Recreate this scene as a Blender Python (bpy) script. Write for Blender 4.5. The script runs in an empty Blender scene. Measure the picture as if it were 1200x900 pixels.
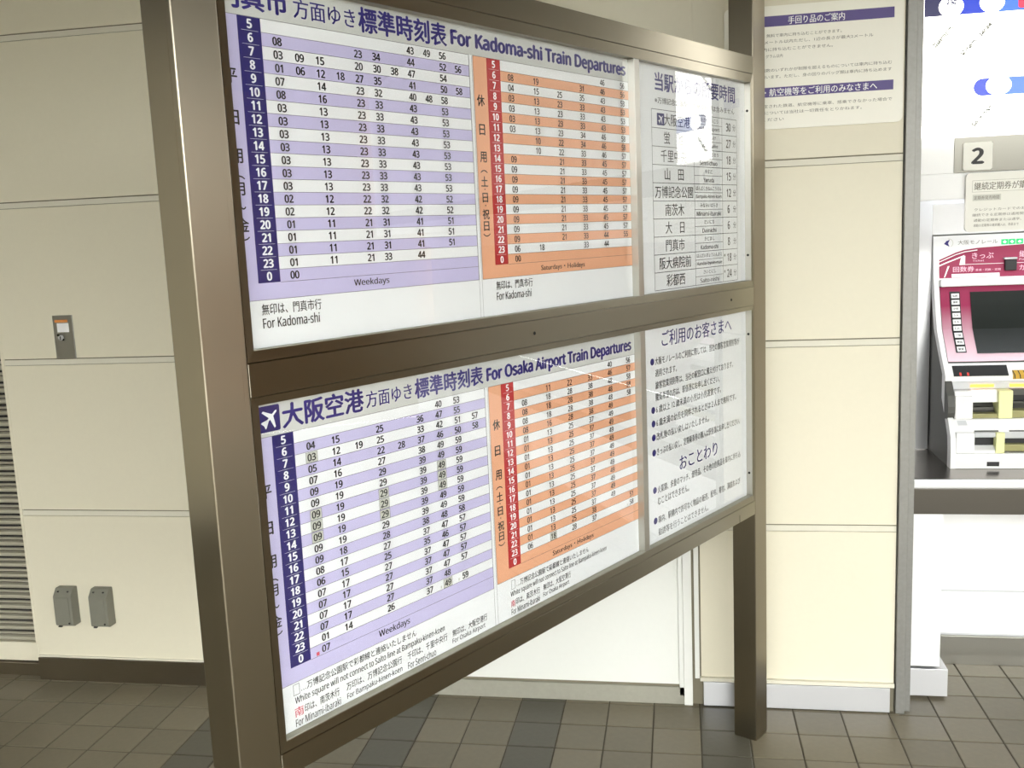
import bpy, bmesh, math, os, random
from mathutils import Vector, Matrix
random.seed(7)
SC = bpy.context.scene
COL = SC.collection

# ---------------------------------------------------------------- camera
cam_d = bpy.data.cameras.new('camera')
cam = bpy.data.objects.new('camera', cam_d); COL.objects.link(cam); SC.camera = cam
cam_d.sensor_width = 36.0; cam_d.lens = 36.0 * 1130.21 / 1200.0
cam_d.clip_start = 0.02
R_ = Vector((0.98545, 0.16457, -0.04271)); F_ = Vector((-0.17174, 0.97351, -0.15137))
F_.normalize(); R_ = (R_ - R_.dot(F_) * F_).normalized(); U_ = R_.cross(F_)
cam.matrix_world = Matrix(((R_.x, U_.x, -F_.x, 0), (R_.y, U_.y, -F_.y, 0), (R_.z, U_.z, -F_.z, 1.53), (0, 0, 0, 1)))

# ---------------------------------------------------------------- world, exposure
w = bpy.data.worlds.new('sky'); SC.world = w; w.use_nodes = True
bgn = w.node_tree.nodes['Background']
bgn.inputs[0].default_value = (0.985, 1.0, 0.97, 1); bgn.inputs[1].default_value = 6.8
SC.view_settings.view_transform = 'Standard'; SC.view_settings.look = 'None'
SC.view_settings.gamma = 1.0; SC.view_settings.use_curve_mapping = False
SC.view_settings.exposure = 0.64

# ---------------------------------------------------------------- materials
def lin(c):
    return tuple(((v / 255) / 12.92 if v / 255 <= 0.04045 else ((v / 255 + 0.055) / 1.055) ** 2.4) for v in c)
def mat(name, rgb, rough=0.6, metal=0.0, bump=0.0, scale=40.0, var=0.0, emit=None, estr=0.0, stretch=None, spec=None):
    m = bpy.data.materials.new(name); m.use_nodes = True
    nt = m.node_tree; b = nt.nodes['Principled BSDF']
    c = (*lin(rgb), 1)
    b.inputs['Base Color'].default_value = c
    b.inputs['Roughness'].default_value = rough
    b.inputs['Metallic'].default_value = metal
    if spec is not None: b.inputs['Specular IOR Level'].default_value = spec
    if emit:
        b.inputs['Emission Color'].default_value = (*lin(emit), 1); b.inputs['Emission Strength'].default_value = estr
    if bump or var:
        tc = nt.nodes.new('ShaderNodeTexCoord'); mp = nt.nodes.new('ShaderNodeMapping')
        nz = nt.nodes.new('ShaderNodeTexNoise'); nz.inputs['Scale'].default_value = scale; nz.inputs['Detail'].default_value = 5
        nt.links.new(tc.outputs['Object'], mp.inputs[0]); nt.links.new(mp.outputs[0], nz.inputs[0])
        if stretch: mp.inputs['Scale'].default_value = stretch
        if var:
            mx = nt.nodes.new('ShaderNodeMix'); mx.data_type = 'RGBA'
            mx.inputs['A'].default_value = tuple(v * (1 - var) for v in c[:3]) + (1,)
            mx.inputs['B'].default_value = tuple(min(1, v * (1 + var)) for v in c[:3]) + (1,)
            nt.links.new(nz.outputs[0], mx.inputs['Factor']); nt.links.new(mx.outputs['Result'], b.inputs['Base Color'])
        if bump:
            bp = nt.nodes.new('ShaderNodeBump'); bp.inputs['Strength'].default_value = bump; bp.inputs['Distance'].default_value = 0.002
            nt.links.new(nz.outputs[0], bp.inputs['Height']); nt.links.new(bp.outputs[0], b.inputs['Normal'])
    return m
def brushed(name, rgb, rough, stretch, rvar=0.014, aniso=0.0):
    """brushed stainless: fine streaks along one axis drive roughness and a faint bump"""
    m = bpy.data.materials.new(name); m.use_nodes = True
    nt = m.node_tree; b = nt.nodes['Principled BSDF']
    b.inputs['Metallic'].default_value = 1.0; b.inputs['Base Color'].default_value = (*lin(rgb), 1)
    tc = nt.nodes.new('ShaderNodeTexCoord'); mp = nt.nodes.new('ShaderNodeMapping'); mp.inputs['Scale'].default_value = stretch
    nz = nt.nodes.new('ShaderNodeTexNoise'); nz.inputs['Scale'].default_value = 1.0; nz.inputs['Detail'].default_value = 4
    nt.links.new(tc.outputs['Object'], mp.inputs[0]); nt.links.new(mp.outputs[0], nz.inputs[0])
    mr = nt.nodes.new('ShaderNodeMapRange'); mr.inputs['To Min'].default_value = rough - rvar; mr.inputs['To Max'].default_value = rough + rvar
    nt.links.new(nz.outputs[0], mr.inputs[0]); nt.links.new(mr.outputs[0], b.inputs['Roughness'])
    b.inputs['Anisotropic'].default_value = 0.85
    b.inputs['Anisotropic Rotation'].default_value = aniso
    tv = nt.nodes.new('ShaderNodeCombineXYZ'); tv.inputs[2].default_value = 1.0; tv.inputs[0].default_value = 0.001
    if aniso > .6: tv.inputs[2].default_value = 0.0; tv.inputs[1].default_value = 1.0
    nt.links.new(tv.outputs[0], b.inputs['Tangent'])
    return m
M = {}
M['wall'] = mat('cream_wall_panel', (222, 216, 195), 0.45, bump=0.10, scale=70, var=0.02)
M['strip'] = mat('cream_joint_strip', (216, 212, 196), 0.5, var=0.02)
M['groove'] = mat('wall_groove', (120, 114, 96), 0.8, var=0.1)
M['door'] = mat('white_door_paint', (226, 227, 222), 0.4, bump=0.06, scale=60, var=0.015)
M['steel_v'] = brushed('brushed_steel_upright', (158, 150, 134), 0.28, (700, 700, 1.0), aniso=0.25)
M['steel_h'] = brushed('brushed_steel_rail', (152, 146, 130), 0.34, (1.0, 700, 700))
M['steel_in'] = brushed('steel_inner_side', (190, 188, 180), 0.36, (300, 300, 3.0), aniso=0.25)
M['chrome'] = brushed('steel_baseboard_lit_tone', (200, 200, 202), 0.34, (3, 400, 500))
M['steel_dk'] = brushed('steel_baseboard_shade_tone', (146, 138, 126), 0.38, (3, 400, 500))
M['warm'] = mat('tan_wall_paint', (156, 118, 86), 0.5, var=0.05)
M['steel_mid'] = brushed('mid_steel_band', (112, 110, 103), 0.30, (3, 400, 500), aniso=0.25)
M['steel_apron'] = brushed('dark_steel_apron', (104, 100, 94), 0.30, (3, 400, 500), aniso=0.25)
M['worktop'] = brushed('steel_worktop', (122, 114, 104), 0.22, (3, 400, 500))
M['asphalt'] = mat('outside_paving', (96, 94, 88), 0.8, var=0.1, bump=0.2)
M['galv'] = mat('grey_metal_trim', (140, 139, 135), 0.45, metal=0.6, bump=0.2, scale=90, var=0.12)
M['paper'] = mat('poster_paper', (238, 238, 240), 0.5, var=0.01, scale=8)
M['band'] = mat('grey_title_paper', (206, 206, 203), 0.5, var=0.01, scale=8)
M['lav'] = mat('lavender_ink', (200, 192, 228), 0.5, var=0.01, scale=8)
M['navy'] = mat('navy_ink', (36, 28, 104), 0.5, var=0.02)
M['ink'] = mat('blue_title_ink', (46, 36, 120), 0.5, var=0.02)
M['org'] = mat('orange_ink', (236, 174, 138), 0.5, var=0.01, scale=8)
M['red'] = mat('red_ink', (190, 44, 48), 0.5, var=0.02)
M['black'] = mat('black_ink', (30, 28, 30), 0.5, var=0.02)
M['line'] = mat('thin_line_ink', (92, 86, 92), 0.5, var=0.02)
M['white_ink'] = mat('white_ink', (244, 244, 246), 0.5, var=0.01)
M['box_ink'] = mat('grey_box_ink', (206, 206, 196), 0.5, var=0.02)
M['redmark'] = mat('red_mark_ink', (214, 96, 112), 0.5, var=0.02)
M['notice'] = mat('notice_board_white', (240, 238, 226), 0.35, var=0.01)
M['purple'] = mat('purple_band_ink', (84, 70, 134), 0.45, var=0.02)
M['greytext'] = mat('grey_text_ink', (120, 116, 104), 0.5, var=0.02)
M['tile_a'] = mat('brown_floor_tile', (118, 110, 92), 0.42, bump=0.25, scale=55, var=0.10)
M['tile_b'] = mat('brown_floor_tile_worn', (112, 105, 88), 0.46, bump=0.25, scale=48, var=0.13)
M['tile_d'] = mat('dark_floor_tile', (84, 81, 70), 0.42, bump=0.25, scale=55, var=0.10)
M['grout'] = mat('floor_grout', (80, 74, 61), 0.85, var=0.15, bump=0.3)
M['sill'] = mat('concrete_sill', (150, 148, 136), 0.7, var=0.1, bump=0.3, scale=60)
M['dark'] = mat('dark_gap', (24, 23, 22), 0.8, var=0.1)
M['slat'] = mat('shutter_slat_grey', (176, 172, 156), 0.4, metal=0.3, var=0.06)
M['ceil'] = mat('ceiling_panel', (92, 88, 74), 0.8, var=0.04)
M['boxgrey'] = mat('outlet_box_grey', (124, 123, 112), 0.45, var=0.04, bump=0.05)
M['platemetal'] = brushed('switch_plate_steel', (170, 170, 168), 0.4, (60, 60, 6))
M['orange_lbl'] = mat('orange_label', (226, 146, 76), 0.5, var=0.1, scale=200)
M['mwhite'] = mat('machine_white_plastic', (236, 236, 236), 0.32, var=0.01)
M['mgrey'] = mat('machine_side_grey', (76, 75, 70), 0.5, var=0.05)
M['mlight'] = mat('machine_light_grey', (196, 198, 200), 0.4, var=0.02)
M['mblack'] = mat('machine_black', (16, 16, 18), 0.5, var=0.05)
M['olive'] = mat('machine_olive', (150, 146, 96), 0.4, var=0.05)
M['yellow'] = mat('machine_pale_yellow', (238, 240, 176), 0.4, var=0.02)
M['gold'] = mat('gold_coin_panel', (190, 150, 50), 0.35, metal=0.4, var=0.1)
M['magenta'] = mat('magenta_panel', (146, 14, 68), 0.5, var=0.02)
M['pinktext'] = mat('pink_text', (240, 190, 210), 0.4, var=0.02)
M['screen'] = mat('dark_screen_glass', (34, 38, 36), 0.25, var=0.05, spec=0.25)
M['upwhite'] = mat('white_fascia_enamel', (240, 240, 240), 0.3, var=0.01)
M['plaque'] = mat('number_plaque', (232, 231, 222), 0.35, var=0.01)
M['lamp'] = mat('yellow_guide_lamp', (240, 180, 70), 0.4, emit=(255, 172, 44), estr=2.2)
M['redlamp'] = mat('red_indicator_lamp', (200, 50, 40), 0.4, emit=(230, 50, 40), estr=0.25)
M['greenlit'] = mat('green_lit_icon', (40, 190, 110), 0.4, emit=(30, 210, 120), estr=0.25)
M['whitelit'] = mat('white_lit_icon', (240, 250, 240), 0.4, emit=(235, 255, 240), estr=1.0)
# backlit fare map: translucent acrylic lit from behind
M['fill_glow'] = mat('added_fill_lamp_glow', (240, 245, 250), 0.4, emit=(244, 250, 255), estr=4.5)  # glow of the added fill lamp, apart from the fare map
ES = 4.6
def lit(name, rgb, k=1.0): return mat(name, tuple(v * .6 for v in rgb), 0.25, emit=rgb, estr=ES * k)
M['lit_white'] = lit('backlit_white_acrylic', (255, 253, 246))
M['lit_navy'] = lit('backlit_navy_print', (44, 42, 96), 0.10)
M['lit_blue'] = lit('backlit_blue_print', (34, 60, 190), 0.18)
M['lit_blue2'] = lit('backlit_light_blue_print', (62, 106, 226), 0.24)
M['lit_red'] = lit('backlit_red_print', (210, 50, 80), 0.2)
M['lit_grey'] = lit('backlit_grey_print', (90, 90, 70), 0.1)
def gradient(name, top, bot, z0, z1):
    m = mat(name, top, 0.3); nt = m.node_tree; b = nt.nodes['Principled BSDF']
    tc = nt.nodes.new('ShaderNodeTexCoord'); sx = nt.nodes.new('ShaderNodeSeparateXYZ'); mr = nt.nodes.new('ShaderNodeMapRange')
    mr.inputs['From Min'].default_value = z0; mr.inputs['From Max'].default_value = z1
    mx = nt.nodes.new('ShaderNodeMix'); mx.data_type = 'RGBA'
    mx.inputs['A'].default_value = (*lin(bot), 1); mx.inputs['B'].default_value = (*lin(top), 1)
    nt.links.new(tc.outputs['Object'], sx.inputs[0]); nt.links.new(sx.outputs['Z'], mr.inputs[0])
    nt.links.new(mr.outputs[0], mx.inputs['Factor']); nt.links.new(mx.outputs['Result'], b.inputs['Base Color'])
    return m
M['maggrad'] = gradient('magenta_fading_print', (146, 16, 72), (236, 206, 218), 1.06, 1.235)
def glass():
    m = bpy.data.materials.new('clear_cover_glass'); m.use_nodes = True; nt = m.node_tree
    nt.nodes.remove(nt.nodes['Principled BSDF']); out = nt.nodes['Material Output']
    fr = nt.nodes.new('ShaderNodeFresnel'); fr.inputs['IOR'].default_value = 1.8
    tr = nt.nodes.new('ShaderNodeBsdfTransparent'); tr.inputs[0].default_value = (0.97, 0.98, 0.98, 1)
    gl = nt.nodes.new('ShaderNodeBsdfGlossy'); gl.inputs['Roughness'].default_value = 0.015
    mx = nt.nodes.new('ShaderNodeMixShader')
    geo = nt.nodes.new('ShaderNodeNewGeometry'); inv = nt.nodes.new('ShaderNodeMath'); inv.operation = 'SUBTRACT'; inv.inputs[0].default_value = 1.0
    mul = nt.nodes.new('ShaderNodeMath'); mul.operation = 'MULTIPLY'
    nt.links.new(geo.outputs['Backfacing'], inv.inputs[1]); nt.links.new(inv.outputs[0], mul.inputs[0]); nt.links.new(fr.outputs[0], mul.inputs[1])
    nt.links.new(mul.outputs[0], mx.inputs[0]); nt.links.new(tr.outputs[0], mx.inputs[1]); nt.links.new(gl.outputs[0], mx.inputs[2])
    nt.links.new(mx.outputs[0], out.inputs[0])
    return m
M['glass'] = glass()

# ---------------------------------------------------------------- mesh helpers
STUFF = ('lettering', 'figures', 'lines', 'notes', 'boxes', 'icons', 'names', 'label_print', 'sticker_print', 'marks', 'swept_lines', 'striped_ground', 'emblem_ring', 'ruled_table', 'caption', 'magenta_print')
class MB:
    def __init__(s): s.v = []; s.f = []; s.mi = []; s.mats = []
    def _m(s, m):
        if m not in s.mats: s.mats.append(m)
        return s.mats.index(m)
    def add(s, vs, fs, m=None):
        n = len(s.v); s.v += [tuple(v) for v in vs]; s.f += [tuple(i + n for i in f) for f in fs]
        k = s._m(m); s.mi += [k] * len(fs)
    def quad(s, pts, m=None): s.add(pts, [tuple(range(len(pts)))], m)
    def box(s, x0, x1, y0, y1, z0, z1, m=None, bev=0.0):
        if bev <= 0:
            vs = [(x, y, z) for x in (x0, x1) for y in (y0, y1) for z in (z0, z1)]
            s.add(vs, [(0, 1, 3, 2), (4, 6, 7, 5), (0, 4, 5, 1), (2, 3, 7, 6), (0, 2, 6, 4), (1, 5, 7, 3)], m)
        else:
            bm = bmesh.new(); bmesh.ops.create_cube(bm, size=1)
            for v in bm.verts:
                v.co = Vector(((x0 + x1) / 2 + v.co.x * (x1 - x0), (y0 + y1) / 2 + v.co.y * (y1 - y0), (z0 + z1) / 2 + v.co.z * (z1 - z0)))
            bmesh.ops.bevel(bm, geom=bm.edges[:], offset=bev, segments=2, affect='EDGES', profile=0.6)
            bm.verts.index_update()
            s.add([v.co.copy() for v in bm.verts], [tuple(v.index for v in f.verts) for f in bm.faces], m); bm.free()
    def rect(s, x0, x1, z0, z1, y, m=None): s.quad([(x0, y, z0), (x1, y, z0), (x1, y, z1), (x0, y, z1)], m)
    def frame(s, x0, x1, z0, z1, t, y, m=None):
        s.rect(x0, x1, z0, z0 + t, y, m); s.rect(x0, x1, z1 - t, z1, y, m)
        s.rect(x0, x0 + t, z0 + t, z1 - t, y, m); s.rect(x1 - t, x1, z0 + t, z1 - t, y, m)
    def rring(s, cx, cz, rx, rz, y, m=None, n=28, a0=0, a1=360):
        s.quad([(cx + rx * math.cos(math.radians(a0 + (a1 - a0) * i / n)), y, cz + rz * math.sin(math.radians(a0 + (a1 - a0) * i / n))) for i in range(n)], m)
    def disc(s, cx, cy, cz, r, depth, m=None, n=16):
        """short cylinder, axis along y, front at cy"""
        vs = [(cx + r * math.cos(6.2832 * i / n), cy + d, cz + r * math.sin(6.2832 * i / n)) for d in (0, depth) for i in range(n)]
        s.add(vs, [tuple(range(n))] + [(i, (i + 1) % n, n + (i + 1) % n, n + i) for i in range(n)], m)
    def rounded(s, x0, x1, z0, z1, r, y0, y1, m=None, n=6):
        pts = []
        for cx, cz, a in ((x1 - r, z1 - r, 0), (x0 + r, z1 - r, 90), (x0 + r, z0 + r, 180), (x1 - r, z0 + r, 270)):
            for i in range(n + 1):
                t = math.radians(a + 90 * i / n); pts.append((cx + r * math.cos(t), cz + r * math.sin(t)))
        k = len(pts)
        vs = [(p[0], y0, p[1]) for p in pts] + [(p[0], y1, p[1]) for p in pts]
        s.add(vs, [tuple(range(k))] + [tuple(range(2 * k - 1, k - 1, -1))] + [(i, (i + 1) % k, k + (i + 1) % k, k + i) for i in range(k)], m)
    def prism(s, prof, x0, x1, m=None):
        """profile in (y,z) extruded along x"""
        k = len(prof)
        vs = [(x0, p[0], p[1]) for p in prof] + [(x1, p[0], p[1]) for p in prof]
        s.add(vs, [tuple(range(k)), tuple(range(2 * k - 1, k - 1, -1))] + [(i, k + i, k + (i + 1) % k, (i + 1) % k) for i in range(k)], m)
    def build(s, name, m=None, parent=None, loc=None, fix=False):
        me = bpy.data.meshes.new(name); me.from_pydata(s.v, [], s.f)
        for k in s.mats: me.materials.append(M[k or m])
        if not s.mats: me.materials.append(M[m])
        me.polygons.foreach_set('material_index', s.mi)
        if fix:
            b = bmesh.new(); b.from_mesh(me); bmesh.ops.recalc_face_normals(b, faces=b.faces[:]); b.to_mesh(me); b.free()
        me.update()
        o = bpy.data.objects.new(name, me); COL.objects.link(o)
        if name.endswith(STUFF): o['kind'] = 'stuff'
        if parent: o.parent = parent
        if loc: o.location = loc
        return o
def one(name, m, parent, *a, bev=0.0):
    b = MB(); b.box(*a, bev=bev); return b.build(name, m, parent, fix=True)
def tag(o, label=None, cat=None, group=None, kind=None):
    if label: o['label'] = label
    if cat: o['category'] = cat
    if group: o['group'] = group
    if kind: o['kind'] = kind
    return o
def empty(name, loc=(0, 0, 0), rz=0.0, **k):
    o = bpy.data.objects.new(name, None); o.empty_display_size = 0.1; COL.objects.link(o)
    o.location = loc; o.rotation_euler = (0, 0, rz); tag(o, **k); return o

# ---------------------------------------------------------------- lettering (real glyph outlines as flat print)
try:
    FONT_L = bpy.data.fonts.load(os.path.join(bpy.utils.system_resource('DATAFILES', path='fonts'), 'NotoSansHebrew-Regular.woff2'))
except Exception:
    FONT_L = None
_glyph = {}
def glyphs(s, bold):
    key = (s, bold)
    if key in _glyph: return _glyph[key]
    c = bpy.data.curves.new('lettering', 'FONT'); c.body = s; c.size = 1.0; c.resolution_u = 2
    if FONT_L and all(ord(ch) < 128 for ch in s): c.font = FONT_L
    o = bpy.data.objects.new('lettering', c)
    dg = bpy.context.evaluated_depsgraph_get()
    me = o.to_mesh()
    vs = [(v.co.x, v.co.y, 0.0) for v in me.vertices]; fs = [tuple(p.vertices) for p in me.polygons]
    o.to_mesh_clear(); bpy.data.objects.remove(o); bpy.data.curves.remove(c)
    if bold > 0:      # heavier strokes: the same outline printed again a hair to each side
        n = len(vs); base = list(vs); fb = list(fs)
        sh = [(-bold, 0), (bold, 0), (0, bold * .6), (0, -bold * .6)] if bold > .02 else [(-bold * .8, 0), (bold * .8, 0)]
        for k, (dx, dy) in enumerate(sh):
            vs += [(a + dx, b + dy, (k + 1) * 5e-5) for a, b, _ in base]; fs += [tuple(i + n * (k + 1) for i in f) for f in fb]
    xs = [v[0] for v in vs] or [0]; ys = [v[1] for v in vs] or [0]
    _glyph[key] = (vs, fs, min(xs), max(xs), min(ys), max(ys)); return _glyph[key]
def text_fit(mb, s, x0, x1, z0, z1, y, bold=0.0, m=None):
    vs, fs, a, b, c, d = glyphs(s, bold)
    if not vs: return
    sx = (x1 - x0) / max(1e-6, b - a); sz = (z1 - z0) / max(1e-6, d - c)
    mb.add([(x0 + (v[0] - a) * sx, y + v[2], z0 + (v[1] - c) * sz) for v in vs], fs, m)
def text_c(mb, s, x, z, cap, y, bold=0.0, wf=1.0, m=None, left=False):
    """capital-height text centred on x and on z"""
    vs, fs, a, b, c, d = glyphs(s, bold)
    asc = all(ord(ch) < 128 for ch in s)
    k = cap / ((d - c) if asc else 0.86); ox = x if left else x - (a + b) / 2 * k * wf
    zb = z - cap / 2 + (-c * k if asc else 0.05 * k)
    mb.add([(ox + (v[0] - (a if left else 0)) * k * wf, y + v[2], zb + v[1] * k) for v in vs], fs, m)
def text_rot(mb, s, x, z, cap, ang, y, bold=0.0, m=None):
    vs, fs, a, b, c, d = glyphs(s, bold); k = cap / 0.73; ca, sa = math.cos(ang), math.sin(ang)
    mb.add([(x + ((v[0] - a) * ca - v[1] * sa) * k, y + v[2], z + ((v[0] - a) * sa + v[1] * ca) * k) for v in vs], fs, m)

# ================================================================ SETTING
WY = 2.993                                                    # face of the back wall
# floor with single tiles
T = 0.1455; TX = 0.336; TY = 2.828
floor = tag(one('floor', 'grout', None, -5.0, 6.0, -4.0, 3.75, -0.08, -0.0022), kind='structure')
tm = {}
for key in ('tile_a', 'tile_b', 'tile_d'):
    b = MB(); g = 0.0022
    h = T / 2 - g
    vs = [(-h, -h, -0.006), (h, -h, -0.006), (h, h, -0.006), (-h, h, -0.006)] + [(-h, -h, -0.001), (h, -h, -0.001), (h, h, -0.001), (-h, h, -0.001)] + \
         [(-h + .0015, -h + .0015, 0), (h - .0015, -h + .0015, 0), (h - .0015, h - .0015, 0), (-h + .0015, h - .0015, 0)]
    b.add(vs, [(8, 9, 10, 11)] + [(i, (i + 1) % 4, 4 + (i + 1) % 4, 4 + i) for i in range(4)] + [(4 + i, 4 + (i + 1) % 4, 8 + (i + 1) % 4, 8 + i) for i in range(4)], key)
    me = bpy.data.meshes.new('floor_tile'); me.from_pydata(b.v, [], b.f); me.materials.append(M[key]); tm[key] = me
def tile_key(i):
    if i in (-2, -6, -9, -13): return 'tile_d'
    return 'tile_b' if random.random() < 0.35 else 'tile_a'
near = set()
def vis(i, j):
    x = TX + (i + .5) * T; y = TY + (j + .5) * T
    if y > 3.40 or (y > WY + T * .4 and x < 0.68): return False
    if -2.75 < x < 1.25 and y > 2.22: return True
    return False
for i in range(-21, 7):
    for j in range(-5, 4):
        if vis(i, j) and len(near) < 296:
            near.add((i, j))
            o = bpy.data.objects.new('tile', tm[tile_key(i)]); COL.objects.link(o); o.parent = floor
            o.location = (TX + (i + .5) * T, TY + (j + .5) * T, random.uniform(-.0003, .0003))
b = MB()
for i in range(-30, 36):
    for j in range(-44, 6):
        if (i, j) in near: continue
        x = TX + (i + .5) * T; y = TY + (j + .5) * T; h = T / 2 - .0022
        if y > 3.66 or x > 5.4: continue
        k = tile_key(i)
        b.add([(x - h, y - h, -.004), (x + h, y - h, -.004), (x + h, y + h, -.004), (x - h, y + h, -.004), (x - h + .002, y - h + .002, 0), (x + h - .002, y - h + .002, 0), (x + h - .002, y + h - .002, 0), (x - h + .002, y + h - .002, 0)],
              [(4, 5, 6, 7), (0, 1, 5, 4), (1, 2, 6, 5), (2, 3, 7, 6), (3, 0, 4, 7)], k)
tag(b.build('tile_field', 'tile_a', floor), kind='stuff')

# unseen room shell beyond the frame, with added pieces that block daylight
tag(one('ceiling', 'ceil', None, -5.0, 6.0, -1.4, 3.75, 2.75, 2.9), kind='structure')
tag(one('ceiling_light_block', 'ceil', None, -5.0, -1.3, -3.3, -1.4, 2.75, 2.9), kind='structure')  # unseen slab added to dim the upper left of the wall
tag(one('wall_light_block_left', 'wall', None, -5.1, -5.0, -4.0, 3.75, 0, 2.75), kind='structure')  # unseen wall added to darken the left side
tag(one('wall_right', 'warm', None, 6.0, 6.1, -1.2, 3.75, 0, 2.75), kind='structure')
tag(one('wall_light_block_front', 'wall', None, -5.0, -2.8, -3.3, -3.2, 0, 2.75), kind='structure')  # unseen wall added to block daylight from the left of the opening
tag(one('wall_light_block_horizon', 'asphalt', None, -30, 30, -14.3, -14.0, -0.02, 3.0), kind='structure')  # unseen barrier added to cut low daylight from the horizon
tag(one('ground', 'asphalt', None, -40, 40, -60, -4.0, -0.15, -0.02), kind='structure')

# back wall: backing + panels with recessed joints
back = tag(one('wall_back', 'groove', None, -2.322, 0.645, WY + .004, WY + .06, 0.0, 2.75), kind='structure')
def panels(x0, x1, seams, wid):
    for k in range(len(seams) - 1):
        lo, hi = seams[k], seams[k + 1]
        top = hi - (0.020 if k < len(seams) - 2 else 0)
        one('panel', 'wall', back, x0, x1, WY, WY + .01, lo + (0.003 if k else 0), top, bev=.0012)
        if k < len(seams) - 2: one('joint_strip', 'strip', back, x0, x1, WY + .0008, WY + .01, hi - .0185, hi - .0005, bev=.0006)
panels(-2.326, -1.262, [0.087, 0.638, 1.178, 1.714, 2.255, 2.75], 1)
panels(0.052, 0.643, [0.087, 0.606, 1.182, 1.716, 2.255, 2.75], 1)
one('panel', 'wall', back, -1.262, 0.052, WY, WY + .01, 2.003, 2.75, bev=.0012)
bl = tag(one('baseboard_left', 'steel_dk', None, -2.326, -1.262, WY - .010, WY, 0, 0.085, bev=.001), kind='structure')  # same stainless as the right one; dimmer reflections put into its darker colour
one('top_lip', 'strip', bl, -2.326, -1.262, WY - .006, WY, 0.0865, 0.093)
br = tag(one('baseboard_right', 'chrome', None, 0.058, 0.630, WY - .012, WY, 0.003, 0.083, bev=.001), kind='structure')  # stainless like the left one; brighter reflections put into its lighter colour
one('top_lip', 'strip', br, 0.048, 0.643, WY - .014, WY, 0.086, 0.098, bev=.001)

# flush white service door behind the timetable stand
door = tag(one('door_1', 'groove', None, -1.26, 0.05, WY + .012, WY + .05, 0.0, 2.0), kind='structure')
one('door_leaf', 'door', door, -1.225, -0.018, WY + .002, WY + .012, 0.066, 1.985, bev=.0015)
one('leaf_edge', 'door', door, -0.018, -0.003, WY - .004, WY + .012, 0.03, 1.985, bev=.001)
one('jamb', 'door', door, -0.003, 0.024, WY - .010, WY + .012, 0.0, 2.0, bev=.001)
one('jamb', 'door', door, -1.262, -1.228, WY - .010, WY + .012, 0.0, 2.0, bev=.001)
one('stop_strip', 'door', door, 0.032, 0.047, WY - .002, WY + .012, 0.09, 2.0, bev=.001)
one('sill', 'sill', door, -1.228, -0.003, WY - .004, WY + .012, 0.0, 0.058)

# roller shutter left of the cream wall
sh = tag(one('wall_shutter', 'dark', None, -4.98, -2.335, WY + .055, WY + .075, 0.0, 2.75), kind='structure')
sb = MB()
n = 0; z = 0.125
while z < 2.7:
    y0 = WY + .040
    for (dz, hh, dy) in ((0.0, .019, 0.0), (.0215, .011, .006)):
        pr = [(y0 + dy + .014, z + dz), (y0 + dy + .004, z + dz + .001), (y0 + dy, z + dz + hh * .35), (y0 + dy + .002, z + dz + hh * .8), (y0 + dy + .014, z + dz + hh)]
        if dz == 0.0:
            m = MB(); m.prism(pr, -4.9, -2.335)
            pr2 = [(p[0] + .006, p[1] * 1.0) for p in pr]
            z1 = z + .0215
            m.prism([(y0 + .020, z1), (y0 + .009, z1 + .001), (y0 + .006, z1 + .004), (y0 + .008, z1 + .009), (y0 + .020, z1 + .011)], -4.9, -2.335)
            m.build('slat', 'slat', sh, fix=True)
    z += .0405
one('bottom_bar', 'wall', sh, -4.9, -2.335, WY + .035, WY + .055, 0.050, 0.122, bev=.002)
one('guide_rail', 'wall', sh, -2.335, -2.324, WY - .001, WY + .055, 0.09, 2.75, bev=.001)
one('threshold', 'steel_dk', sh, -4.9, -2.328, WY + .02, WY + .055, 0.0, 0.046)

# grey edge trim at the end of the cream wall
tr = tag(one('trim_1', 'galv', None, 0.647, 0.674, WY - .012, WY + .11, 0.0, 2.75, bev=.002), kind='structure')
one('edge_fold', 'galv', tr, 0.674, 0.694, WY + .006, WY + .11, 0.0, 2.75, bev=.002)

# ticket alcove shell
AY = 3.09
alc = tag(one('wall_alcove', 'galv', None, 0.70, 5.9, 3.552, 3.60, 0.73, 1.62), kind='structure')
one('back_cladding', 'chrome', alc, 0.70, 0.850, 3.500, 3.55, 0.731, 1.60)
one('back_cladding', 'chrome', alc, 0.850, 5.9, 3.547, 3.551, 0.731, 1.60)
one('header_panel', 'upwhite', alc, 0.850, 5.9, 3.500, 3.546, 1.472, 1.574, bev=.002)
one('side_stile', 'chrome', alc, 0.6955, 0.708, AY, 3.50, 0.731, 1.581, bev=.001)
fas = tag(one('wall_fascia', 'upwhite', None, 0.6955, 5.9, AY, 3.12, 1.581, 2.75), kind='structure')
one('soffit', 'upwhite', fas, 0.6955, 5.9, 3.12, 3.60, 1.66, 1.70)
one('added_fill_lamp', 'fill_glow', fas, 0.90, 2.60, 3.135, 3.165, 1.612, 1.636, bev=.004)  # unseen lamp added behind the fascia lip to brighten header and machine
one('fascia_band_highlight', 'upwhite', fas, 0.712, 0.805, AY - .004, AY, 1.657, 1.759, bev=.001)  # part of the steel band; its white colour stands in for a bright reflection
one('fascia_band', 'steel_mid', fas, 0.806, 5.9, AY - .004, AY, 1.657, 1.759, bev=.001)
one('fascia_band', 'upwhite', fas, 0.6955, 5.9, AY - .003, AY, 1.583, 1.655, bev=.001)
one('edge_stile', 'wall', fas, 0.6955, 0.709, AY - .008, AY, 1.657, 2.75, bev=.001)
low = tag(one('wall_counter_front', 'mlight', None, 0.80, 5.9, 3.364, 3.60, 0.104, 0.616), kind='structure')
one('panel', 'upwhite', low, 0.80, 5.9, 3.360, 3.364, 0.112, 0.262, bev=.001)
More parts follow.
